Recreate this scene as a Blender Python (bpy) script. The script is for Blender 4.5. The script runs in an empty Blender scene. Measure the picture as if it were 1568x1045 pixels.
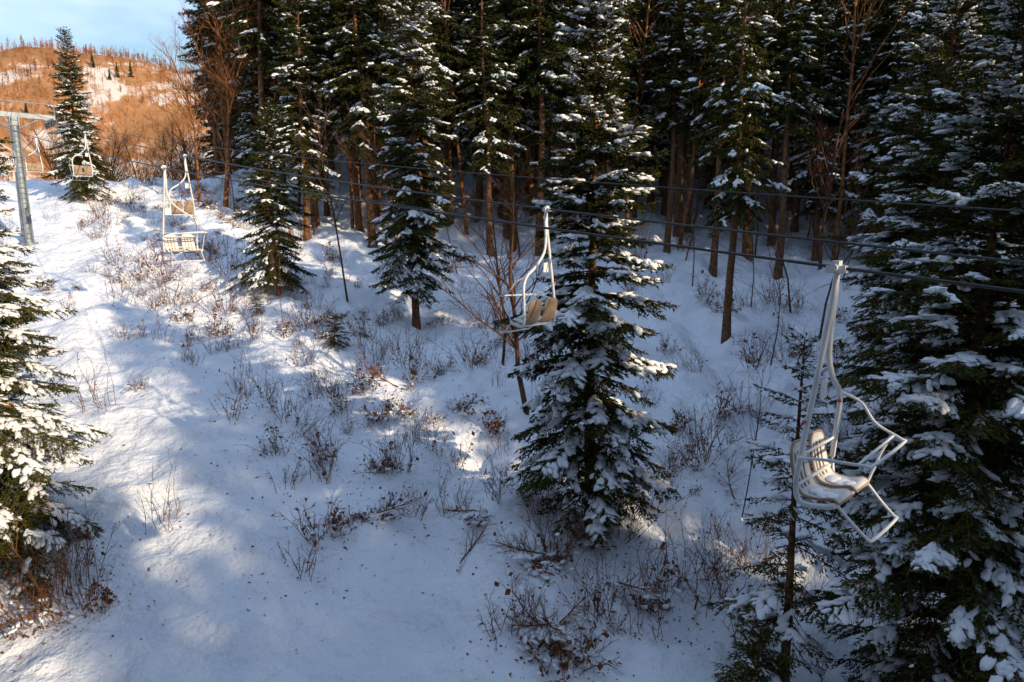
import bpy, bmesh, math, random, time
import numpy as np
from mathutils import Vector
T0=time.time()
rng=np.random.default_rng(11); random.seed(11)
scene=bpy.context.scene
# ------------------------------------------------------------ noise / terrain
_tab=np.random.default_rng(3).random((256,256))
def vnoise(x,y):
    x=np.asarray(x,float); y=np.asarray(y,float)
    xi=np.floor(x).astype(int); yi=np.floor(y).astype(int)
    fx=x-xi; fy=y-yi
    fx=fx*fx*fx*(fx*(fx*6-15)+10); fy=fy*fy*fy*(fy*(fy*6-15)+10)
    a=_tab[xi%256,yi%256]; b=_tab[(xi+1)%256,yi%256]; c=_tab[xi%256,(yi+1)%256]; d=_tab[(xi+1)%256,(yi+1)%256]
    return (a*(1-fx)+b*fx)*(1-fy)+(c*(1-fx)+d*fx)*fy-0.5
def sst(a,b,x):
    t=np.clip((x-a)/(b-a),0,1); return t*t*(3-2*t)
PY=np.array([-400,-60,0,10,14.2,20,28,38,48,60,80,100,130,200,300,1700.])
PZ=np.array([-40,-17,-12.2,-11.3,-10.6,-9.3,-7.8,-5.9,-3.9,-1,5,12,24,46,60,60.])
_yy=np.arange(-400,1700,1.0); _zz=np.interp(_yy,PY,PZ)
_k=np.exp(-np.linspace(-2,2,9)**2); _k/=_k.sum()
_zs=np.convolve(np.pad(_zz,4,mode='edge'),_k,mode='valid')
def height(x,y):
    x=np.asarray(x,float); y=np.asarray(y,float)
    z=np.interp(y,_yy,_zs)
    z=z+np.clip(-x,0,60)*0.075*sst(12,55,y)
    m=sst(20,50,-x)*sst(60,100,y)
    z=z*(1-m)+(-8)*m
    # far hills
    h1=90*np.exp(-((x+238)/46)**2-((y-262)/70)**2)
    h2=(158-np.clip(x+420,-100,300)*.07)*np.exp(-((y-560)/150)**2)*(1+0.03*np.sin(x/60.0+1.0)+0.07*vnoise(x/60,y/80)+.05*vnoise(x/18,y/40))*sst(-900,-500,x+0*y)
    far=sst(120,220,y)*sst(-60,-120,x)
    z=z*(1-far)+(-8+h1)*far
    z=np.maximum(z, h2*sst(200,420,y)-30)
    near=1-sst(90,160,y)
    rough=.6+.5*sst(2,9,(x-3.46)*.7146+(y-7.3)*.6996)
    z=z+near*(0.7*vnoise(x/6.0+9,y/6.0)+rough*(0.80*vnoise(x/2.6,y/2.6+7)+0.56*vnoise(x/1.15,y/1.15+3)+.28*vnoise(x/.55,y/.55)))
    gx=-1.6+(y-22)*0.18+.6*np.sin(y*.5); z=z-0.6*np.exp(-((x-gx)/1.3)**2)*sst(9,12,y)*(1-sst(24,30,y))
    return z
# ------------------------------------------------------------ camera
PITCH=math.radians(10); FPX=1045.0
cam=bpy.data.cameras.new("camera"); camo=bpy.data.objects.new("camera",cam); scene.collection.objects.link(camo)
cam.lens=24; cam.sensor_width=36; cam.clip_end=4000; cam.clip_start=0.1
camo.location=(0,0,0); camo.rotation_euler=(math.pi/2-PITCH,0,0); scene.camera=camo
def ray(u,v):
    cx=(u-784)/FPX; cy=(522.5-v)/FPX
    dy=math.cos(PITCH)+cy*math.sin(PITCH); dz=-math.sin(PITCH)+cy*math.cos(PITCH)
    return cx/dy, dz/dy
def G(u,v):
    rx,rz=ray(u,v); ys=np.arange(6,260,0.1)
    hz=height(rx*ys,ys); below=np.nonzero(rz*ys<hz)[0]
    Y=ys[below[0]] if len(below) else 60
    return rx*Y, Y, float(height(rx*Y,Y))
# ------------------------------------------------------------ mesh builder
class MB:
    def __init__(s): s.v=[];s.f=[];s.m=[];s.s=[];s.n=0
    def add(s,V,F,mat=0,smooth=False):
        V=np.asarray(V,float).reshape(-1,3); F=np.asarray(F,int)
        s.v.append(V); s.f.append(F+s.n); s.m.append(np.full(len(F),mat)); s.s.append(np.full(len(F),smooth)); s.n+=len(V)
    def tube(s,P,R,k=6,mat=0,smooth=True,cap=False):
        P=np.asarray(P,float); n=len(P); R=np.broadcast_to(np.asarray(R,float),(n,))
        T=np.gradient(P,axis=0); T/=np.linalg.norm(T,axis=1)[:,None]+1e-9
        ref=np.array([0,0,1.]) if abs(T[:,2]).mean()<0.8 else np.array([1.,0,0])
        A=np.cross(T,ref); A/=np.linalg.norm(A,axis=1)[:,None]+1e-9; B=np.cross(T,A)
        a=np.arange(k)*2*math.pi/k
        V=P[:,None,:]+R[:,None,None]*(np.cos(a)[None,:,None]*A[:,None,:]+np.sin(a)[None,:,None]*B[:,None,:])
        i=np.arange(n-1)[:,None]*k; j=np.arange(k)[None,:]; j2=(j+1)%k
        F=np.stack([i+j,i+j2,i+k+j2,i+k+j],-1).reshape(-1,4)
        s.add(V.reshape(-1,3),F,mat,smooth)
        if cap:
            for e in (0,n-1):
                s.add(np.vstack([V[e],P[e]]),[[q,(q+1)%k,k] for q in range(k)],mat,False)
    def box(s,c,h,mat=0,ax=None):
        c=np.array(c,float); 
        if ax is None: ax=np.eye(3)
        ax=np.array(ax,float)
        C=np.array([[x,y,z] for x in(-1,1) for y in(-1,1) for z in(-1,1)],float)*np.array(h)
        s.add(c+C@ax,[[0,1,3,2],[4,6,7,5],[0,4,5,1],[2,3,7,6],[0,2,6,4],[1,5,7,3]],mat)
    def build(s,name,mats):
        me=bpy.data.meshes.new(name)
        V=np.vstack(s.v); me.vertices.add(len(V)); me.vertices.foreach_set("co",V.astype(np.float32).ravel())
        tot=np.concatenate([np.full(len(f),f.shape[1]) for f in s.f]); idx=np.concatenate([f.ravel() for f in s.f])
        me.loops.add(len(idx)); me.loops.foreach_set("vertex_index",idx.astype(np.int32))
        st=np.concatenate([[0],np.cumsum(tot)[:-1]])
        me.polygons.add(len(tot)); me.polygons.foreach_set("loop_start",st.astype(np.int32)); me.polygons.foreach_set("loop_total",tot.astype(np.int32))
        for m in mats: me.materials.append(m)
        me.polygons.foreach_set("material_index",np.concatenate(s.m).astype(np.int32))
        me.polygons.foreach_set("use_smooth",np.concatenate(s.s).astype(bool))
        me.update(calc_edges=True); return me
def ico(sub):
    bm=bmesh.new(); bmesh.ops.create_icosphere(bm,subdivisions=sub,radius=1); 
    V=np.array([v.co[:] for v in bm.verts]); F=np.array([[v.index for v in f.verts] for f in bm.faces]); bm.free(); return V,F
ICO1=ico(1); ICO2=ico(2)
# ------------------------------------------------------------ materials
def mat(name):
    m=bpy.data.materials.new(name); m.use_nodes=True; nt=m.node_tree; b=nt.nodes["Principled BSDF"]; return m,nt,b
def N(nt,t,**k):
    n=nt.nodes.new(t)
    for a,v in k.items(): setattr(n,a,v)
    return n
def ramp(nt,src,stops):
    r=N(nt,"ShaderNodeValToRGB"); e=r.color_ramp.elements
    while len(e)<len(stops): e.new(0.5)
    for q,(p,c) in enumerate(stops): e[q].position=p; e[q].color=(*c,1)
    nt.links.new(src,r.inputs[0]); return r
def noise(nt,scale,detail=4,coord=None,rough=0.55):
    n=N(nt,"ShaderNodeTexNoise"); n.inputs["Scale"].default_value=scale; n.inputs["Detail"].default_value=detail; n.inputs["Roughness"].default_value=rough
    if coord is not None: nt.links.new(coord,n.inputs["Vector"])
    return n
def diffuse(nt,src,b,bump=None):
    d=N(nt,"ShaderNodeBsdfDiffuse"); nt.links.new(src,d.inputs[0]); nt.links.new(d.outputs[0],nt.nodes["Material Output"].inputs[0]); nt.nodes.remove(b); return d
def simple(name,c1,c2,scale=8,rough=0.7,bump=0.0,metal=0,detail=4,diff=False):
    m,nt,b=mat(name); tc=N(nt,"ShaderNodeTexCoord"); n=noise(nt,scale,detail,tc.outputs["Object"])
    r=ramp(nt,n.outputs["Fac"],[(0.3,c1),(0.7,c2)])
    if diff: b=diffuse(nt,r.outputs[0],b)
    else:
        nt.links.new(r.outputs[0],b.inputs["Base Color"])
        b.inputs["Roughness"].default_value=rough; b.inputs["Metallic"].default_value=metal
    if bump:
        bp=N(nt,"ShaderNodeBump"); bp.inputs["Strength"].default_value=bump; bp.inputs["Distance"].default_value=0.02
        nt.links.new(n.outputs["Fac"],bp.inputs["Height"]); nt.links.new(bp.outputs[0],b.inputs["Normal"])
    return m
def needles(name,stops):
    m,nt,b=mat(name); g=N(nt,"ShaderNodeNewGeometry"); oi=N(nt,"ShaderNodeObjectInfo")
    a=N(nt,"ShaderNodeMath",operation='MULTIPLY'); nt.links.new(g.outputs["Random Per Island"],a.inputs[0]); a.inputs[1].default_value=0.75
    a2=N(nt,"ShaderNodeMath",operation='MULTIPLY_ADD'); nt.links.new(oi.outputs["Random"],a2.inputs[0]); a2.inputs[1].default_value=0.25; nt.links.new(a.outputs[0],a2.inputs[2])
    r=ramp(nt,a2.outputs[0],stops); diffuse(nt,r.outputs[0],b)
    return m
M_needle=needles("spruce_needles",[(0.1,(0.012,0.022,0.010)),(0.5,(0.037,0.048,0.015)),(0.95,(0.125,0.113,0.025))])
M_bark=simple("bark",(0.05,0.028,0.018),(0.28,0.135,0.062),7,0.9,0.5,detail=2,diff=True)
M_twig=simple("branch_bark",(0.075,0.040,0.026),(0.20,0.095,0.052),3,0.9,detail=0,diff=True)
M_shrub=simple("shrub_twigs",(0.095,0.043,0.024),(0.32,0.14,0.062),3,0.9,detail=0,diff=True)
M_leaf=simple("dry_leaves",(0.08,0.03,0.014),(0.32,0.12,0.045),9,0.8,detail=1,diff=True)
M_snowt=simple("clinging_snow",(0.86,0.87,0.89),(0.92,0.92,0.93),5,0.6,detail=0,diff=True)
M_white=simple("white_paint",(0.64,0.63,0.60),(0.83,0.82,0.80),4,0.4)
M_wood=simple("seat_board",(0.28,0.18,0.11),(0.46,0.32,0.21),6,0.6)
M_shell=simple("seat_shell_paint",(0.58,0.57,0.54),(0.76,0.75,0.72),5,0.5)
M_steel=simple("galvanised_steel",(0.16,0.19,0.21),(0.30,0.33,0.35),3,0.5,0,0.3)
M_cable=simple("steel_cable",(0.03,0.03,0.03),(0.07,0.07,0.07),20,0.5,0,0.3)
M_red=simple("reflector",(0.5,0.12,0.08),(0.6,0.16,0.1),5,0.5)
M_fartwig=simple("far_twigs",(0.28,0.13,0.06),(0.78,0.37,0.13),0.022,0.9,detail=5,diff=True)
# ground material
def ground_mat():
    m,nt,b=mat("snow_ground"); L=nt.links
    g=N(nt,"ShaderNodeNewGeometry"); sp=N(nt,"ShaderNodeSeparateXYZ"); L.new(g.outputs["Position"],sp.inputs[0])
    n1=noise(nt,0.5,1,g.outputs["Position"]); snow=ramp(nt,n1.outputs["Fac"],[(0.3,(0.86,0.89,0.94)),(0.7,(0.91,0.93,0.96))])
    n2=noise(nt,2.2,5,g.outputs["Position"],0.7); lit=ramp(nt,n2.outputs["Fac"],[(0.67,(0,0,0)),(0.73,(1,1,1))])
    mx=N(nt,"ShaderNodeMixRGB"); L.new(lit.outputs[0],mx.inputs[0]); L.new(snow.outputs[0],mx.inputs[1]); mx.inputs[2].default_value=(.13,.075,.05,1)
    n4=noise(nt,0.02,5,g.outputs["Position"],0.65); far=ramp(nt,n4.outputs["Fac"],[(0.35,(0.30,0.15,0.07)),(0.50,(0.48,0.24,0.11)),(0.56,(0.74,0.64,0.55))])
    mr=N(nt,"ShaderNodeMapRange"); mr.inputs[1].default_value=140; mr.inputs[2].default_value=190; L.new(sp.outputs[1],mr.inputs[0])
    mx2=N(nt,"ShaderNodeMixRGB"); L.new(mr.outputs[0],mx2.inputs[0]); L.new(mx.outputs[0],mx2.inputs[1]); L.new(far.outputs[0],mx2.inputs[2])
    df=diffuse(nt,mx2.outputs[0],b)
    nb=noise(nt,1.9,6,g.outputs["Position"],0.58); bp=N(nt,"ShaderNodeBump"); bp.inputs["Strength"].default_value=0.7; bp.inputs["Distance"].default_value=0.40
    L.new(nb.outputs["Fac"],bp.inputs["Height"]); L.new(bp.outputs[0],df.inputs["Normal"]); return m
M_ground=ground_mat()
def link(name,me,parent=None):
    o=bpy.data.objects.new(name,me); scene.collection.objects.link(o)
    if parent: o.parent=parent
    return o
# ------------------------------------------------------------ terrain sheet
def grow(a,b,s0,k):
    out=[];x=a;s=s0
    while x<b: x+=s; s*=k; out.append(x)
    return np.array(out)
xs=np.concatenate([-grow(36,1600,0.4,1.06)[::-1],np.arange(-36,36.01,0.19),grow(36,1500,0.4,1.06)])
ys=np.concatenate([-grow(5,390,0.5,1.12)[::-1],np.arange(-5,10,.4),np.arange(10,60,0.19),grow(60,1650,0.3,1.02)])
X,Y=np.meshgrid(xs,ys); Z=height(X,Y)
b=MB(); nx=len(xs); ny=len(ys); i=np.arange(ny-1)[:,None]*nx; j=np.arange(nx-1)[None,:]
b.add(np.stack([X,Y,Z],-1),np.stack([i+j,i+j+1,i+nx+j+1,i+nx+j],-1).reshape(-1,4),0,True)
link("snowy_ground",b.build("snowy_ground",[M_ground]))
# ------------------------------------------------------------ spruce generator
def unit(a): return a/(np.linalg.norm(a,axis=-1,keepdims=True)+1e-9)
def lumps(mb,C,D,A,B,H,tmpl,r,mi,nz=.24):
    V,F=tmpl; n=len(C)
    if n==0: return
    up=np.array([0,0,1.]); S=unit(np.cross(D,up)); U=np.cross(S,D)
    W=V[None]*(1+r.normal(0,nz,(n,len(V),1)))
    P=C[:,None,:]+W[:,:,0:1]*A[:,None,None]*D[:,None,:]+W[:,:,1:2]*B[:,None,None]*S[:,None,:]+W[:,:,2:3]*H[:,None,None]*U[:,None,:]
    FF=(F[None]+np.arange(n)[:,None,None]*len(V)).reshape(-1,3)
    mb.add(P.reshape(-1,3),FF,mi,True)
def spruce(name,H,R,z0f,seed,whorl=0.34,nb=6,bl=0.13,bw=0.05,sp=0.055,tw=0.10,snow=0.5,tmpl=ICO1,gap=0.1,pw=0.5,stubs=True,ls=1.0,tb=.3):
    r=np.random.default_rng(seed); mb=MB(); z0=H*z0f
    n=14; zz=np.linspace(-0.5,H,n); ph=r.random()*6
    ax=np.stack([0.08*np.sin(zz*0.5+ph),0.08*np.cos(zz*0.37+ph),zz],-1)
    mb.tube(ax,np.linspace(0.011*H+0.03,0.012,n)*np.where(zz<0.3,1.25,1),9,0)
    st=[];di=[];ln=[];z=z0
    SC=[];SD=[];SA=[];SB=[];SH=[]
    if stubs and z0>2:
        for q in range(int(z0*6)):
            zq=r.uniform(1.2,z0); az=r.random()*6.28; l=r.uniform(0.2,1.6)
            p0=np.array([0,0,zq]); d=np.array([math.cos(az),math.sin(az),r.uniform(-.5,.1)])
            mb.tube([p0,p0+d*l*.5,p0+d*l+[0,0,-.12*l]],[0.018,0.012,0.004],3,0)
    while z<H-0.12:
        t=(z-z0)/(H-z0); prof=(1-t)**pw*(0.72+0.28*min(1,t/tb))*(1+.13*math.sin(z*1.7+ph)+.08*math.sin(z*4.1))
        for k in range(nb):
            if r.random()<gap: continue
            az=k*6.283/nb+r.normal(0,0.4)+z*1.3; L=R*prof*r.uniform(0.5,1.2)+0.12
            base=np.array([0.08*math.sin(z*0.5+ph),0.08*math.cos(z*0.37+ph),z+r.uniform(-.18,.18)])
            a=-0.22+0.95*t**1.5+r.normal(0,.10); c=0.40*(1-t)+r.uniform(0,.14); e=0.22*(1-t)
            dh=np.array([math.cos(az),math.sin(az),0]); bend=r.normal(0,.10)
            dp=np.array([-dh[1],dh[0],0])
            s=np.linspace(0,1,6)
            f=lambda s:(base+np.outer(s,dh)*L+np.outer(s*s*bend,dp)*L+np.outer(L*(a*s-c*s*s+e*s**3),[0,0,1]))
            P=f(s); mb.tube(P,np.linspace(0.008+0.011*L,0.004,6),3,0)
            m=max(2,int(L/tw)); si=np.clip(np.linspace(0.12,1,m)+r.normal(0,.01,m),.05,1)
            Pi=f(si); Ti=unit(f(si+.01)-Pi); Si=unit(np.cross(Ti,[0,0,1.]))
            loaded=r.random()<snow; s0=r.uniform(.35,.95); wd=r.uniform(.08,.30)
            for sg in (-1,1):
                l=np.minimum(0.85,0.10+0.62*L*si**0.6*(1-si)**0.75)*r.uniform(.55,1.2,m)
                D=unit(Ti*r.uniform(.55,.95,(m,1))+Si*sg*r.uniform(.55,.95,(m,1))+np.array([0,0,1.])*r.normal(-.20,.14,(m,1)))
                keep=r.random(m)>0.06
                st.append(Pi[keep]);di.append(D[keep]);ln.append(l[keep])
                pk=(np.abs(si-s0)<wd)&(r.random(m)<.8) if loaded else (r.random(m)<.03)
                for rep in range(2):
                    if pk.any():
                        q=r.uniform(.05,.85,pk.sum()); lp=l[pk]; 
                        A=np.clip(lp*r.uniform(.2,.42,len(lp)),.04,.17)*ls; Bq=np.clip(A*r.uniform(.4,.75,len(A)),.03,.085)*ls; Hh=Bq*r.uniform(.4,.65,len(A))
                        SC.append(Pi[pk]+D[pk]*(q*lp)[:,None]+np.outer(-.12*lp*q*q+Hh*.75,[0,0,1])); SD.append(D[pk]);SA.append(A);SB.append(Bq);SH.append(Hh)
            tt=unit(P[-1:]-P[-2:-1]); st.append(P[-1:]);di.append(tt);ln.append(np.array([.16]))
            if loaded:
                mq=r.integers(1,4); q=np.clip(s0+r.normal(0,.12,mq),.2,1); C=f(q); A=r.uniform(.08,.2,mq)*ls*min(1,.4+L*.35); Bq=A*r.uniform(.4,.7,mq); Hh=Bq*r.uniform(.4,.6,mq)
                SC.append(C+np.outer(Hh*.8,[0,0,1]));SD.append(unit(f(q+.02)-C));SA.append(A);SB.append(Bq);SH.append(Hh)
        z+=whorl*r.uniform(.75,1.25)*(1-.35*t)
    q=np.linspace(H-.9,H+.05,8); st.append(np.stack([0*q,0*q,q],-1)); di.append(unit(np.stack([r.normal(0,.5,8),r.normal(0,.5,8),np.full(8,.8)],-1))); ln.append(np.linspace(.3,.1,8))
    ST=np.vstack(st);DI=np.vstack(di);LN=np.concatenate(ln)
    S=unit(np.cross(DI,r.normal(size=DI.shape))); w=.006
    E=ST+DI*LN[:,None]+np.outer(-.12*LN,[0,0,1])
    V=np.stack([ST-S*w,ST+S*w,E],1).reshape(-1,3); mb.add(V,np.arange(len(V)).reshape(-1,3),0)
    cnt=np.maximum(2,(LN/sp).astype(int)); id=np.repeat(np.arange(len(LN)),cnt*2)
    q=r.random(len(id)); l=LN[id]
    P=ST[id]+DI[id]*(q*l)[:,None]+np.outer(-.12*l*q*q,[0,0,1])
    up=np.array([0,0,1.]); SS=unit(np.cross(DI[id],up)); sg=r.choice([-1,1],len(id))[:,None]
    D=unit(DI[id]*r.uniform(.4,1.,(len(id),1))+SS*sg*r.uniform(.1,.9,(len(id),1))+up*r.normal(-.12,.36,(len(id),1)))
    Wv=unit(np.cross(D,up*.8+r.normal(0,.6,D.shape))); bb=bl*r.uniform(.6,1.3,(len(id),1))
    V=np.stack([P-Wv*bw*.5,P+Wv*bw*.5,P+D*bb+Wv*bw*.2,],1).reshape(-1,3)
    mb.add(V,np.arange(len(V)).reshape(-1,3),1)
    if SC: lumps(mb,np.vstack(SC),np.vstack(SD),np.concatenate(SA),np.concatenate(SB),np.concatenate(SH),tmpl,r,2)
    me=mb.build(name,[M_bark,M_needle,M_snowt]); me["H"]=float(H); return me
hero=spruce("spruce_full",15,2.4,.08,1,whorl=.29,nb=7,snow=.82,ls=1.15,gap=.16)
hero2=spruce("spruce_full_b",15,2.7,.07,2,whorl=.30,nb=7,snow=.58,pw=.75,tb=.12)
near=spruce("spruce_near",15,3.0,.05,3,whorl=.28,nb=7,bl=.11,bw=.036,sp=.045,tw=.09,snow=.75,tmpl=ICO2,pw=.62,tb=.12,ls=.95)
mid=spruce("spruce_mid",21,3.1,.11,4,whorl=.34,nb=7,bl=.16,bw=.06,sp=.07,tw=.12,snow=.6,gap=.18,pw=.45,tb=.15,ls=1.2)
small=spruce("spruce_small",11,2.3,.10,5,whorl=.3,nb=7,snow=.3,pw=.75,tb=.15)
kw=dict(bl=.26,bw=.095,sp=.11,tw=.17,gap=.20,ls=1.4)
tallA=spruce("spruce_tall_a",25,3.2,.30,6,whorl=.48,nb=6,snow=.46,pw=.5,**kw)
tallB=spruce("spruce_tall_b",24,3.0,.45,7,whorl=.48,nb=6,snow=.42,pw=.5,**kw)
tallC=spruce("spruce_tall_c",22,3.1,.20,8,whorl=.46,nb=6,snow=.46,pw=.55,**kw)
kl=dict(bl=.5,bw=.22,sp=.22,tw=.3,gap=.15,ls=2.0)
lowA=spruce("spruce_far_a",25,3.2,.3,56,whorl=.6,nb=6,snow=.26,pw=.5,**kl)
lowC=spruce("spruce_far_c",23,3.2,.2,57,whorl=.6,nb=6,snow=.26,pw=.55,**kl)
sparse=spruce("spruce_sparse",7.5,1.3,.12,9,whorl=.38,nb=4,snow=.8,gap=.2,bl=.10,bw=.03,sp=.045,tw=.09,tmpl=ICO2)
sapl=spruce("spruce_sapling",1.8,.75,.03,10,whorl=.16,nb=6,snow=.4,bl=.08,bw=.025,sp=.04,tw=.07,ls=.6)
# ------------------------------------------------------------ bare tree / shrub generators
def branchy(mb,r,p,d,L,rad,lev,mx,mat,kids,k0=5):
    n=5 if lev<2 else 4
    P=[p]; dd=d
    for q in range(n-1):
        dd=unit(dd+r.normal(0,.10+.05*lev,3)+np.array([0,0,.05])); P.append(P[-1]+dd*L/(n-1))
    P=np.array(P); mb.tube(P,np.linspace(rad,rad*.35 if lev<mx else rad*.3,n),max(3,k0-lev),mat)
    if lev>=mx: return
    for q in range(kids[lev]):
        s=r.uniform(.25 if lev else .3,1)**.9; x=s*(n-1); a=min(int(x),n-2); pp=P[a]+(P[a+1]-P[a])*(x-a)
        td=unit(P[a+1]-P[a]); o=unit(np.cross(td,r.normal(size=3))); nd=unit(td*r.uniform(.6,1.1)+o*r.uniform(.5,.9)+np.array([0,0,.15]))
        branchy(mb,r,pp,nd,L*(1-.55*s)*r.uniform(.4,.65),rad*(1-.6*s)*.5,lev+1,mx,mat,kids,k0)
def bare(name,H,rad,seed,kids=(16,7,4),mx=3,lean=.05,m=None):
    r=np.random.default_rng(seed); mb=MB()
    d=unit(np.array([r.normal(0,lean),r.normal(0,lean),1.]))
    mb.tube([[0,0,-.6],[0,0,0.05]],[rad*1.3,rad*1.02],6,0)
    branchy(mb,r,np.zeros(3),d,H,rad,0,mx,0,kids,7)
    me=mb.build(name,[m or M_twig,M_leaf]); me["H"]=float(H); return me
M_bb=simple("beech_bark",(0.15,0.06,0.026),(0.38,0.16,0.06),3,0.9,detail=0,diff=True)
bares=[bare("bare_a",12,.14,21),bare("bare_b",14,.15,22,(20,8,4)),bare("bare_c",10,.09,23,(14,6,3)),bare("bare_d",13,.12,24,(18,8,4)),bare("bare_thin",8,.05,25,(14,5,2))]
pole=bare("bare_pole",17,.13,28,(16,5,2),mx=2,lean=.03,m=M_bb)
bigbare=bare("bare_big",18,.24,26,(30,12,6),lean=.02,m=M_bb)
redbare=bare("bare_red",13,.13,27,(24,10,5),lean=.05,m=M_bb)
def shrub(name,n,h,seed,leaf=0,spread=.35,kids=4,snow=0):
    r=np.random.default_rng(seed); mb=MB(); tips=[]
    for q in range(n):
        az=r.random()*6.28; l=h*r.uniform(.35,1.1); o=r.uniform(0,.35)*h
        p=np.array([math.cos(az)*o,math.sin(az)*o,-.1]); d=unit(np.array([math.cos(az)*spread*r.random()*1.8,math.sin(az)*spread*r.random()*1.8,1]))
        P=[p]; dd=d
        for k in range(5): dd=unit(dd+r.normal(0,.13,3)); P.append(P[-1]+dd*l/5)
        P=np.array(P); mb.tube(P,np.linspace(.011,.005,6),3,0)
        for k in range(r.integers(2,kids+2)):
            s=r.uniform(.2,.95)*5; a=int(s); pp=P[a]+(P[a+1]-P[a])*(s-a); nd=unit(unit(P[a+1]-P[a])+r.normal(0,.55,3)); ll=l*r.uniform(.12,.42)
            e=pp+nd*ll+np.array([0,0,.05]); mb.tube([pp,(pp+e)/2+r.normal(0,.02,3),e],[.007,.005,.003],3,0); tips+= [pp,(pp+e)/2,e]
            for _ in range(1):
                nd2=unit(nd+r.normal(0,.6,3)); m2=pp+(e-pp)*r.uniform(.3,.9); mb.tube([m2,m2+nd2*ll*.5],[.005,.003],3,0); tips.append(m2+nd2*ll*.5)
    T=np.array(tips)
    if leaf:
        id=r.integers(0,len(T),leaf); C=T[id]+r.normal(0,.05,(leaf,3)); A=r.normal(0,.032,(leaf,3)); B=r.normal(0,.032,(leaf,3))
        V=np.stack([C-A,C+B,C+A,C-B],1).reshape(-1,3); mb.add(V,np.arange(len(V)).reshape(-1,4),1)
    if snow:
        id=r.integers(0,len(T),snow); C=T[id]*np.array([1,1,.5]); lumps(mb,C,unit(r.normal(size=(snow,3))*np.array([1,1,.2])),r.uniform(.05,.16,snow),r.uniform(.03,.08,snow),r.uniform(.02,.05,snow),ICO1,r,2)
    me=mb.build(name,[M_shrub,M_leaf,M_snowt]); me["H"]=float(h); return me
shrubs=[shrub("shrub_a",16,1.6,31,snow=5,leaf=8),shrub("shrub_b",21,1.3,32,leaf=35,snow=12),shrub("shrub_c",11,2.0,33,spread=.2),shrub("shrub_d",19,1.7,34,leaf=30,spread=.5),shrub("shrub_e",22,1.1,35,spread=.8,leaf=70,snow=24),shrub("shrub_f",8,1.1,36,leaf=10),shrub("shrub_g",26,.7,39,spread=1.2,leaf=80,snow=34)]
leafy=shrub("shrub_leafy",9,1.1,37,leaf=170)
def put(me,name,x,y,s=1,rot=None,tilt=0.02,parent=None,dz=0,sz=None):
    o=link(name,me,parent); o.location=(x,y,float(height(x,y))+dz)
    o.rotation_euler=(random.gauss(0,tilt),random.gauss(0,tilt),random.random()*6.28 if rot is None else rot)
    o.scale=(s,s,sz if sz else s); return o
def tree_at(u,v,vt,me,name="spruce_tree",w=1.0,rot=None,tilt=.012):
    x,y,z=G(u,v); top=ray(u,vt)[1]*y; s=(top-z)/me["H"]
    return put(me,name,x,y,s*w,rot,tilt,sz=s)
tree_at(902,805,-25,hero,w=1.02,rot=.6)
tree_at(637,500,-90,mid,w=.90)
tree_at(425,452,155,small,w=1.0)
tree_at(125,262,42,hero2,w=1.0)
tree_at(1113,517,-180,tallA,w=.85)
tree_at(1250,352,-60,tallB,w=1)
tree_at(1192,425,-120,tallB,w=1)
tree_at(1345,400,-160,tallC,w=1)
tree_at(735,308,-60,tallB); tree_at(500,330,-80,tallA); tree_at(690,345,-60,tallB); tree_at(785,380,-130,tallB); tree_at(1015,330,-60,tallC)
tree_at(395,225,20,tallC); tree_at(580,300,-60,tallB)
tree_at(1400,640,-120,mid,w=1.0); tree_at(1530,560,-200,mid,w=1.05)
def put_px(u,Y,me,s,name="spruce_tree",**k):
    x=(u-784)/FPX*Y; return put(me,name,x,Y,s,**k)
put_px(1515,12.6,near,.98); put_px(1650,17.5,hero2,1.15); put_px(1425,20.5,near,1.05); put_px(1545,22.5,hero2,1.2)
put(near,"spruce_tree",-14.9,18.4,.95); put(hero2,"spruce_tree",-20.5,24,.85)
tree_at(1192,1060,520,sparse,w=1.0); tree_at(1150,1075,955,sapl); tree_at(1100,330,-60,tallC)
tree_at(395,482,455,sapl); tree_at(515,530,480,sapl)
# bare trees
tree_at(806,632,330,bares[0],"bare_tree",rot=2.0,w=1.3); tree_at(532,462,180,bares[4],"bare_tree"); tree_at(565,340,120,bares[4],"bare_tree")
tree_at(1255,520,300,bares[2],"bare_tree"); tree_at(1135,800,560,bares[4],"bare_tree",w=.7); tree_at(435,520,380,bares[4],"bare_tree",w=.7)
tree_at(395,240,-60,bigbare,"bare_tree"); tree_at(340,235,0,bigbare,"bare_tree"); tree_at(300,240,90,redbare,"bare_tree"); tree_at(815,330,-40,bigbare,"bare_tree")
tree_at(455,250,10,redbare,"bare_tree"); tree_at(360,330,170,bares[4],"bare_tree"); tree_at(770,560,300,bares[2],"bare_tree",w=1.1)
for u,v,t in [(480,360,200),(610,390,230),(700,420,250),(1180,560,350),(1290,430,230),(880,420,200),(1060,440,230),(345,300,170),(275,300,215),(1210,480,260),(1150,470,280)]: tree_at(u,v,t,random.choice([bares[4],bares[2]]),"bare_tree",w=.8,tilt=.09)
for u,v in [(470,300),(540,350),(600,330),(655,300),(715,360),(765,330),(850,300),(960,360),(1040,380),(1085,320),(1150,400),(1215,330),(1300,360),(1275,400),(1375,330),(1430,300),(1480,380)]: tree_at(u,v,-20,pole,"bare_tree",w=1.15,tilt=.04)
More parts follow.
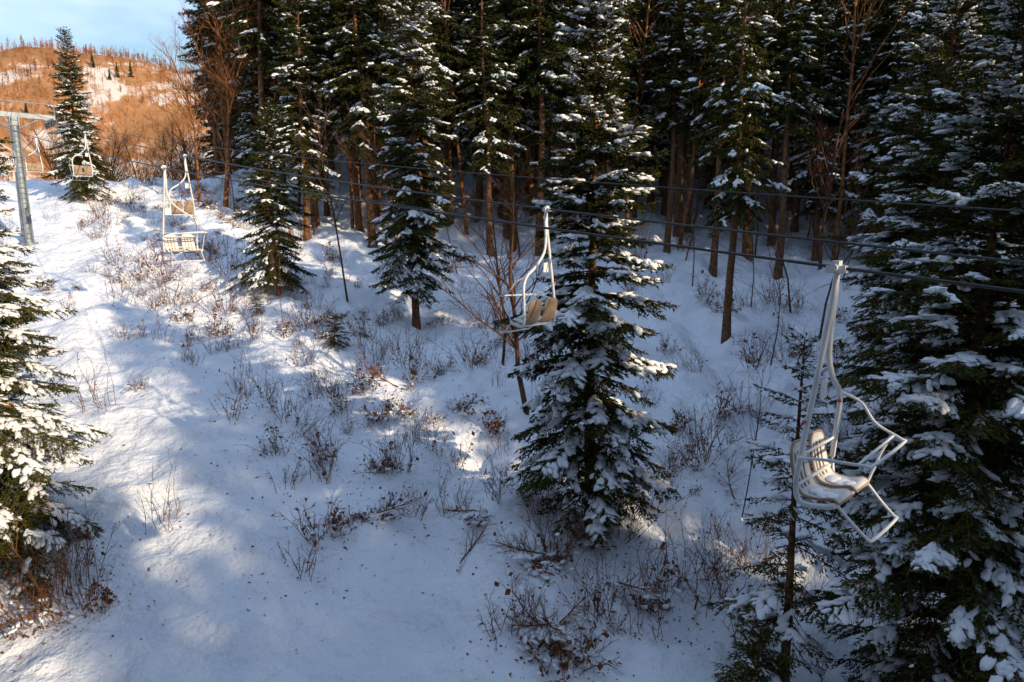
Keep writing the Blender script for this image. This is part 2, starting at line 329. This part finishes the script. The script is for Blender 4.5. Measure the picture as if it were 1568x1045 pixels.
# ------------------------------------------------------------ shrubs
SH=[(180,405,3),(265,470,3),(335,512,1),(155,622,2),(245,805,2),(410,612,0),(462,668,0),(525,640,1),(600,640,4),(690,785,2),(490,820,4),(590,790,6),(752,668,-1),
(855,860,0),(945,825,3),(1085,700,0),(1080,925,0),(1010,895,1),(930,940,3),(800,960,5),(865,1030,4),(130,900,2),(92,930,2),(62,905,1),(300,525,0),(425,700,1),(640,585,4),
(215,515,5),(190,465,2),(575,560,0),(475,500,3),(385,520,0),(345,480,3),(560,600,4),(610,720,0),(770,520,3),(740,500,0),(830,760,5),(1040,660,-1),(1190,470,3),(1215,480,0),(980,960,2),(1130,960,1),
(30,850,1),(150,940,-1),(110,880,0),(170,350,3),(195,320,3),(225,285,0),(100,480,5),(460,880,5),(1165,560,3),(1120,640,0),(670,700,5),(350,640,5),(760,980,5),(1210,930,0),(1500,860,0),(40,960,4),
(520,810,6),(545,800,6),(430,640,3),(500,600,3),(625,630,6),(580,640,6),(840,870,6),(905,830,6),(830,1000,6),(905,940,5),(1000,930,6),(1050,880,2),(730,800,6),(120,930,3),(260,430,3),(240,410,3),(280,490,6),(150,330,0),(300,560,5),(715,630,6),(720,560,3),(1060,690,6),
(815,940,5),(890,1010,6),(1110,890,3),(1150,860,0),(1090,820,5),(1000,780,3),(960,800,5),(1060,720,3),(1100,640,1),(620,560,3),(560,520,1),(470,560,0),(370,600,5),(440,750,5),(500,730,0),(580,720,6),(640,790,5),(700,720,5),(350,420,3),(310,400,0),(210,430,1)]
for u,v,k in SH:
    x,y,z=G(u,v); put(leafy if k<0 else shrubs[k],"bare_shrub",x,y,random.uniform(.85,1.3)*(1.2 if y>35 else .95),tilt=.08)
D=np.array([-.6996,.7146]); NN=np.array([.7146,.6996]); O=np.array([3.46,7.3])
def tw_xy(t,w): p=O+D*t+NN*w; return p[0],p[1]
for q in range(230):
    t=random.uniform(5,66); w=random.gauss(10,5)
    x,y=tw_xy(t,w)
    if y<15 : continue
    put(random.choice(shrubs),"bare_shrub",x,y,random.uniform(.35,1.),tilt=.12)
und=bpy.data.objects.new("forest_undergrowth",None); scene.collection.objects.link(und)
for q in range(240):
    t=random.uniform(-10,80); w=random.uniform(13,60); x,y=tw_xy(t,w)
    if y<24: continue
    put(random.choice(shrubs),"undergrowth_shrub",x,y,random.uniform(.6,1.5),parent=und)
def fallen(seed,L):
    r=np.random.default_rng(seed); mb=MB(); branchy(mb,r,np.array([0,0,.1]),unit(np.array([1,.1,.25])),L,.03,0,2,0,(18,8),5)
    q=r.random((36,3)); C=np.stack([q[:,0]*L*.9,(q[:,1]-.5)*.8*q[:,0]*L*.5,.15+.22*q[:,0]*L*.6],-1)
    lumps(mb,C,unit(np.stack([np.ones(36),r.normal(0,.6,36),r.normal(0,.1,36)],-1)),r.uniform(.05,.14,36),r.uniform(.03,.06,36),r.uniform(.02,.04,36),ICO2,r,1)
    return mb.build("fallen_branch",[M_shrub,M_snowt])
fb=fallen(41,2.2); fb2=fallen(42,1.7)
for u,v,a in [(735,790,4.2),(740,800,.2),(820,950,5.2),(850,860,3.4),(700,880,1.3),(880,1010,2.5),(560,800,.4),(620,600,2.9),(960,760,3.4),(1130,780,1.5),(810,1020,.8),(870,960,3.9),(840,900,2.2),(930,900,5.5),(1060,960,1.)]:
    x,y,z=G(u,v); put(random.choice([fb,fb2]),"fallen_branch",x,y,1,rot=a)
# ------------------------------------------------------------ background forest + surrounding forest
SD=unit(np.array([.79,-.61])); EL=math.radians(18.5); SUN=Vector((SD[0]*math.cos(EL),SD[1]*math.cos(EL),math.sin(EL)))
lit=[(150,525),(240,665),(330,728),(340,930),(250,920),(430,868),(620,640),(600,670),(640,600),(660,680),(740,590),(570,430),(1100,480),(230,357),(430,560),(1090,682),(500,370),(540,655),(400,600),(690,500)]
LT=[(np.array(G(u,v)),.66) for u,v in lit]
LT+= [(np.array(p),.85) for p in [[3.2,7.4,-1.5],[3.2,7.6,-2.6],[3.4,7.3,-.5],[3.2,19.5,5.],[3.2,19.5,3.],[3.6,19.5,1],[3.6,19.5,-1],[3.8,19.5,-3],[3.8,19.5,-5],[2.,18.5,-4],[2,18.5,0],[-10.5,22,0],[-10.5,22,-1.5],[.8,16,-2],[-13,43,3],[-4,38,4],[-4,38,0],[-25,58,8],[-28,60,12],[-5,38,6],[12,37,-1],[12,37,3],[2,60,5],[20,50,2]]]
def blocks(x,y,Ht,R,z0f):
    z=float(height(x,y))
    for T,fac in LT:
        dx=np.array([x,y])-T[:2]; q=dx@SD
        if q<0: continue
        dist=abs(dx[0]*SD[1]-dx[1]*SD[0]); h=T[2]+q*math.tan(EL)-z
        if h>Ht: continue
        t=(h-z0f*Ht)/(Ht*(1-z0f))
        rr=.3 if t<0 else R*fac*(1-t)**.6
        if dist<rr: return True
    return False
bf=bpy.data.objects.new("background_forest",None); scene.collection.objects.link(bf)
sf=bpy.data.objects.new("surrounding_forest",None); scene.collection.objects.link(sf)
pts=[]
def ok(x,y,d):
    for a,c in pts:
        if (a-x)**2+(c-y)**2<d*d: return False
    return True
n1=n2=0
for q in range(6000):
    x=random.uniform(-45,115); y=random.uniform(50,150)
    w=(np.array([x,y])-O)@NN
    if w<18 or abs(x)>y*.82+4 or x<-.42*y or not ok(x,y,3.7 if y<90 else 4.6): continue
    pts.append((x,y)); me=random.choice([tallA,tallA,tallB,tallB,tallC]) if y<85 else random.choice([lowA,lowC]); put(me,"forest_spruce",x,y,random.uniform(.85,1.2),parent=bf,tilt=.02); n1+=1
    if y<100 and random.random()<.45: put(random.choice(bares+[pole,pole,pole]),"forest_bare_tree",x+random.uniform(-2,2),y+random.uniform(-2,2),random.uniform(.6,1.1),parent=bf,tilt=.07)
for q in range(9000):
    x=random.uniform(-35,110); y=random.uniform(-75,70)
    p=np.array([x,y])-O; w=p@NN; t=p@D
    if y>0 and abs(x)<y*.80+3.5: continue
    if x>75 and y<-20: continue
    cut=(-13<w<-3.2 and t<-14 and y<-3)  # sparse unseen trees behind the camera, added to stripe the left foreground with shade
    if not(w>6.5 or w<-13 or cut): continue
    if not ok(x,y,7.0 if cut else (4.2 if 0<w<16 else 4.6)): continue
    me,R,zf=random.choice([(lowA,3.2,.3),(lowC,3.2,.2)]); s=random.uniform(1.25,1.5) if 0<w<16 else random.uniform(1.,1.35)
    if blocks(x,y,me["H"]*s,R*s*.85,zf): continue
    pts.append((x,y)); put(me,"forest_spruce",x,y,s*.85,parent=sf,sz=s); n2+=1
for q in range(120):
    y=random.uniform(84,130); k=random.uniform(.42,.80); x=-y*k
    if k>.64: s=random.uniform(.55,.8); y=random.uniform(95,130); x=-y*k
    else: s=random.uniform(.65,1.0)
    if random.random()<.14: put(random.choice([hero2,small]),"forest_spruce",x,y,s*.85,parent=bf)
    else: put(random.choice([redbare,redbare,bares[1]]),"forest_bare_tree",x,y,s,parent=bf)
def fartrees():
    mb=MB(); r=np.random.default_rng(5); n=6000
    y=np.concatenate([r.uniform(160,270,1500),r.uniform(290,600,n-1500)]); x=-y*r.uniform(.25,.95,n)
    z=height(x,y); Hh=r.uniform(5,11,n); K=46
    az=r.random((n,K))*6.28; s=r.uniform(.15,1,(n,K)); L=Hh[:,None]*.34*r.uniform(.5,1,(n,K))*(1.15-s)
    P0=np.stack([x[:,None]+0*s,y[:,None]+0*s,z[:,None]+Hh[:,None]*s*.8],-1)
    Dv=np.stack([np.cos(az)*1.,np.sin(az)*1.,r.uniform(.0,1.0,(n,K))],-1); P1=P0+Dv*L[...,None]
    W=np.stack([-np.sin(az),np.cos(az),0*az],-1)*.10*r.uniform(.6,1.5,(n,K,1))+np.array([.06,0,0])
    V=np.stack([P0-W,P0+W,P1],2).reshape(-1,3); mb.add(V,np.arange(len(V)).reshape(-1,3),0)
    B=np.stack([x,y,z-1],-1); V=np.stack([B-[.2,0,0],B+[.2,0,0],B+np.stack([0*x,0*x,Hh],-1)],1).reshape(-1,3); mb.add(V,np.arange(len(V)).reshape(-1,3),0)
    n=50; y=r.uniform(180,520,n); x=-y*r.uniform(.25,.9,n); z=height(x,y); Hh=r.uniform(7,13,n); K=120
    az=r.random((n,K))*6.28; s=r.uniform(.1,1,(n,K)); L=Hh[:,None]*.2*(1.05-s)
    P0=np.stack([x[:,None]+0*s,y[:,None]+0*s,z[:,None]+Hh[:,None]*s],-1); P1=P0+np.stack([np.cos(az),np.sin(az),0*az-.3],-1)*L[...,None]
    W=np.stack([-np.sin(az),np.cos(az),0*az],-1)*.5
    V=np.stack([P0-[0,0,.4],P0+[0,0,.4],P1+W,P1-W],2).reshape(-1,3); mb.add(V,np.arange(len(V)).reshape(-1,4),1)
    link("distant_forest",mb.build("distant_forest",[M_fartwig,M_needle]))
fartrees()
def litter():
    r=np.random.default_rng(8); mb=MB(); n=5200
    c=[G(u,v)[:2] for u,v,k in SH]; c=np.array(c); id=r.integers(0,len(c),n)
    x=c[id,0]+r.normal(0,.8,n); y=c[id,1]+r.normal(0,1.,n)
    m=r.random(n)<.2; x[m]=r.uniform(-30,30,m.sum()); y[m]=r.uniform(14,60,m.sum())
    z=height(x,y)+.03; C=np.stack([x,y,z],-1); s=r.uniform(.02,.065,n)[:,None]
    A=unit(r.normal(size=(n,3)))*s; B=unit(r.normal(size=(n,3)))*s*.7; A[:,2]*=.5
    V=np.stack([C-A,C+B,C+A*.9+[0,0,.01],C-B],1).reshape(-1,3); mb.add(V,np.arange(len(V)).reshape(-1,4),0)
    link("leaf_litter",mb.build("leaf_litter",[M_leaf]))
litter()
# ------------------------------------------------------------ chairlift
def cz(t): 
    t=np.asarray(t,float); return np.where(t<56,-.49+.0869*t+.000805*t*t, 6.9-.12*(t-56))
def cable(name,w,dz=0,r=.024,t0=-60):
    t=np.concatenate([np.arange(t0,56,1.5),[56,75,100]]); mb=MB(); p=O[None]+D[None]*t[:,None]+NN[None]*w
    mb.tube(np.column_stack([p,cz(t)+dz]),r,6,0); link(name,mb.build(name,[M_cable]))
cable("chairlift_cable",0,r=.019); cable("chairlift_cable",4.2,r=.025); cable("signal_cable",2.1,.7,.013); cable("signal_cable",4.5,-.45,.013)
def smooth(P,n=40):
    P=np.array(P,float); k=len(P); out=[]
    for i in range(k-1):
        p0=P[max(i-1,0)];p1=P[i];p2=P[i+1];p3=P[min(i+2,k-1)]
        for q in np.linspace(0,1,max(2,n//(k-1)),endpoint=False):
            out.append(.5*((2*p1)+(-p0+p2)*q+(2*p0-5*p1+4*p2-p3)*q*q+(-p0+3*p1-3*p2+p3)*q**3))
    out.append(P[-1]); return np.array(out)
def chair():
    mb=MB(); R=.033
    yo,yi=-.15,.88
    mb.tube(smooth([(0,0,.02),(0,-.01,-.2),(-.03,-.03,-.55),(-.2,yo,-2.1),(-.23,yo,-2.45),(-.16,yo,-2.62),(.1,yo,-2.60),(.2,yo,-2.56)]),R,8,0,cap=True)
    mb.tube(smooth([(0,.02,.02),(-.01,.03,-.3),(-.03,.03,-.72),(-.06,.12,-1.0),(-.11,.42,-1.28),(-.15,.74,-1.48),(-.18,yi-.01,-1.72),(-.21,yi,-2.1),(-.23,yi,-2.45),(-.16,yi,-2.62),(.1,yi,-2.60),(.2,yi,-2.56)],70),R,8,0,cap=True)
    mb.box((0,0,.0),(.10,.035,.04),0); mb.box((0,.0,.06),(.04,.05,.03),0); mb.tube([(0,-.08,0.02),(0,.08,0.02)],.035,10,0,cap=True)
    for x,z in ((-.235,-2.45),(-.14,-2.63),(.19,-2.57)): mb.tube([(x,yo,z),(x,yi,z)],.02,8,0)
    mb.tube(smooth([(-.20,yo,-2.08),(-.24,yo+.15,-2.12),(-.24,yi-.15,-2.12),(-.2,yi,-2.08)],20),.018,8,0)
    prof=smooth([(-.36,0,-2.02),(-.32,0,-2.25),(-.26,0,-2.46),(-.17,0,-2.56),(0,0,-2.57),(.16,0,-2.53),(.21,0,-2.57)],24)
    for y0,y1 in ((yo+.05,yo+.455),(yo+.575,yi-.05)):
        n=len(prof); tg=unit(np.gradient(prof,axis=0)); nm=np.stack([-tg[:,2],0*tg[:,0],tg[:,0]],-1)
        ins=np.zeros(n); ins[0]=.07; ins[1]=.03; ins[2]=.01; ins[-1]=.04; ins[-2]=.01
        cup=np.linspace(-1,1,7); rows=[]
        for side in (0,1):
            V=[]
            for i in range(n):
                for c in cup:
                    y=(y0+y1)/2+c*((y1-y0)/2-ins[i]); p=prof[i]+nm[i]*(.03*c*c+side*-.028); V.append((p[0],y,p[2]))
            F=[[i*7+j,i*7+j+1,(i+1)*7+j+1,(i+1)*7+j] for i in range(n-1) for j in range(6)]
            mb.add(V,F,1 if side else 4,True); rows.append(np.array(V).reshape(n,7,3))
        a,bk=rows
        loopA=np.vstack([a[0],a[1:,6],a[-1,:-1][::-1],a[1:-1,0][::-1]]); loopB=np.vstack([bk[0],bk[1:,6],bk[-1,:-1][::-1],bk[1:-1,0][::-1]])
        mb.tube(np.vstack([(loopA+loopB)/2,[(loopA[0]+loopB[0])/2]]),.018,6,1)
        ym=(y0+y1)/2
        for o in (-.09,0,.09):
            mb.tube(prof[2:11]+nm[2:11]*.012+np.array([0,ym+o,0]),.010,5,1)
        r=np.random.default_rng(int(y0*100)+50); C=np.array([(.02,ym,-2.558),(-.11,ym+.02,-2.55),(.1,ym-.03,-2.54)]); lumps(mb,C,np.array([[1,0,0.]]*3),np.array([.13,.08,.07]),np.array([.13,.12,.10]),np.array([.020,.024,.014]),ICO2,r,2,.12)
    mb.tube(smooth([(-.15,.78,-1.50),(.05,.9,-1.62),(.22,.93,-1.85),(.5,.93,-1.98),(.55,.85,-2.0),(.55,-.1,-2.02),(.48,-.2,-2.02),(.1,-.2,-2.05),(-.2,-.19,-2.1)],60),.018,8,0)
    mb.tube([(.42,.93,-1.96),(.42,-.2,-2.03)],.015,8,0)
    mb.tube([(.40,.93,-1.95),(.30,.92,-2.2),(.2,yi,-2.56)],.015,8,0)
    mb.tube(smooth([(.2,-.1,-2.56),(.38,-.08,-2.74),(.52,-.06,-2.86),(.57,0,-2.88),(.57,.73,-2.88),(.52,.79,-2.86),(.38,.81,-2.74),(.2,.83,-2.56)],60),.019,8,0)
    mb.box((-.06,.02,-1.32),(.006,.09,.11),0); 
    mb.box((-.17,yo,-1.68),(.02,.04,.015),3); mb.box((-.16,.82,-1.62),(.02,.04,.015),3)
    return mb.build("chairlift_chair",[M_white,M_wood,M_snowt,M_red,M_shell])
cm=chair(); aA=math.atan2(-D[1],-D[0]); aB=math.atan2(D[1],D[0])
for t,w,a in [(0,0,aA),(20.5,0,aA),(50,0,aA),(8.1,4.2,aB),(30.5,4.2,aB),(47,4.2,aB),(61,4.2,aB)]:
    o=link("chairlift_chair",cm); x,y=tw_xy(t,w); o.location=(x,y,float(cz(t))-.02); o.rotation_euler=(0,math.radians(random.uniform(-2,2)),a)
def pylon():
    mb=MB(); x,y=tw_xy(56,2.1); zb=float(height(x,y)); zt=float(cz(56))+.15
    zz=np.linspace(zb-.6,zt-.15,8); mb.tube(np.stack([x+0*zz,y+0*zz,zz],-1),np.linspace(.37,.25,8),18,0)
    mb.tube([(x,y,zb-.3),(x,y,zb+.12)],.6,16,0,cap=True)
    for z in np.linspace(zb+2,zt-1,4): mb.tube([(x,y,z-.03),(x,y,z+.03)],.37,16,0,cap=True)
    n3=np.array([*NN,0]); d3=np.array([*D,0]); ax=[n3,d3,[0,0,1]]
    c=np.array([x,y,zt]); mb.box(c+[0,0,.1],(2.45,.13,.16),0,ax)
    mb.box(c+[0,0,-.35],(.28,.28,.30),0,ax)
    for sg in (-1,1): 
        mb.tube([c+n3*sg*.3+[0,0,-.75],c+n3*sg*1.5+[0,0,-.06]],.05,6,0)
        e=c+n3*2.1*sg
        mb.box(e+[0,0,-.12],(.05,1.3,.07),0,ax)
        mb.tube([e+n3*.35*sg+[0,0,.2],e+n3*.35*sg+[0,0,1.0]],.035,6,0)
        for q in (-1.1,-.4,.4,1.1):
            w0=e+d3*q+[0,0,-.38+.0]; mb.tube([w0-n3*.04,w0+n3*.04],.2,14,1,cap=True); mb.tube([w0-n3*.08,w0+n3*.08],.05,8,0,cap=True)
            mb.box(e+d3*q+[0,0,-.22],(.03,.05,.14),0,ax)
        mb.box(e+[0,0,-.75]+n3*.5*sg,(.2,1.3,.02),0,ax)
        for q in (-1.25,1.25): mb.tube([e+n3*.68*sg+d3*q+[0,0,-.75],e+n3*.68*sg+d3*q+[0,0,.2]],.02,5,0)
        mb.tube([e+n3*.68*sg+d3*-1.25+[0,0,.2],e+n3*.68*sg+d3*1.25+[0,0,.2]],.02,5,0)
    mb.tube([c-n3*2.4+[0,0,1.0],c+n3*2.4+[0,0,1.0]],.04,6,0)
    for o in (-.2,.2): mb.tube([(x,y,zb)+n3*o-d3*.5,c+n3*o-d3*.45],.022,5,0)
    for z in np.arange(zb+.4,zt,.35): mb.tube([np.array([x,y,z])-n3*.2-d3*.47,np.array([x,y,z])+n3*.2-d3*.47],.014,4,0)
    link("chairlift_pylon",mb.build("chairlift_pylon",[M_steel,M_cable]))
pylon()
# ------------------------------------------------------------ light
sl=bpy.data.lights.new("sun",'SUN'); so=bpy.data.objects.new("sun",sl); scene.collection.objects.link(so)
sl.energy=5.0; sl.angle=math.radians(.55); sl.color=(1,.81,.56); so.rotation_euler=SUN.to_track_quat('Z','Y').to_euler()
w=bpy.data.worlds.new("World"); scene.world=w; w.use_nodes=True; nt=w.node_tree; bg=nt.nodes["Background"]
sky=N(nt,"ShaderNodeTexSky"); sky.sky_type='NISHITA'; sky.sun_disc=False; sky.sun_elevation=EL; sky.sun_rotation=math.atan2(SD[0],SD[1]); sky.air_density=1.2; sky.dust_density=.4; sky.ozone_density=2.5
tc=N(nt,"ShaderNodeTexCoord"); mp=N(nt,"ShaderNodeMapping"); mp.inputs["Scale"].default_value=(1,1,3.0); nt.links.new(tc.outputs["Generated"],mp.inputs[0])
cn=noise(nt,2.6,4,mp.outputs[0],.6); cr=ramp(nt,cn.outputs["Fac"],[(.41,(0,0,0)),(.62,(.9,.9,.9))])
mx=N(nt,"ShaderNodeMixRGB"); nt.links.new(cr.outputs[0],mx.inputs[0]); nt.links.new(sky.outputs[0],mx.inputs[1]); mx.inputs[2].default_value=(5.4,7.0,10.2,1)
nt.links.new(mx.outputs[0],bg.inputs[0]); bg.inputs[1].default_value=.15
scene.view_settings.view_transform='Standard'; scene.view_settings.look='None'; scene.view_settings.exposure=0
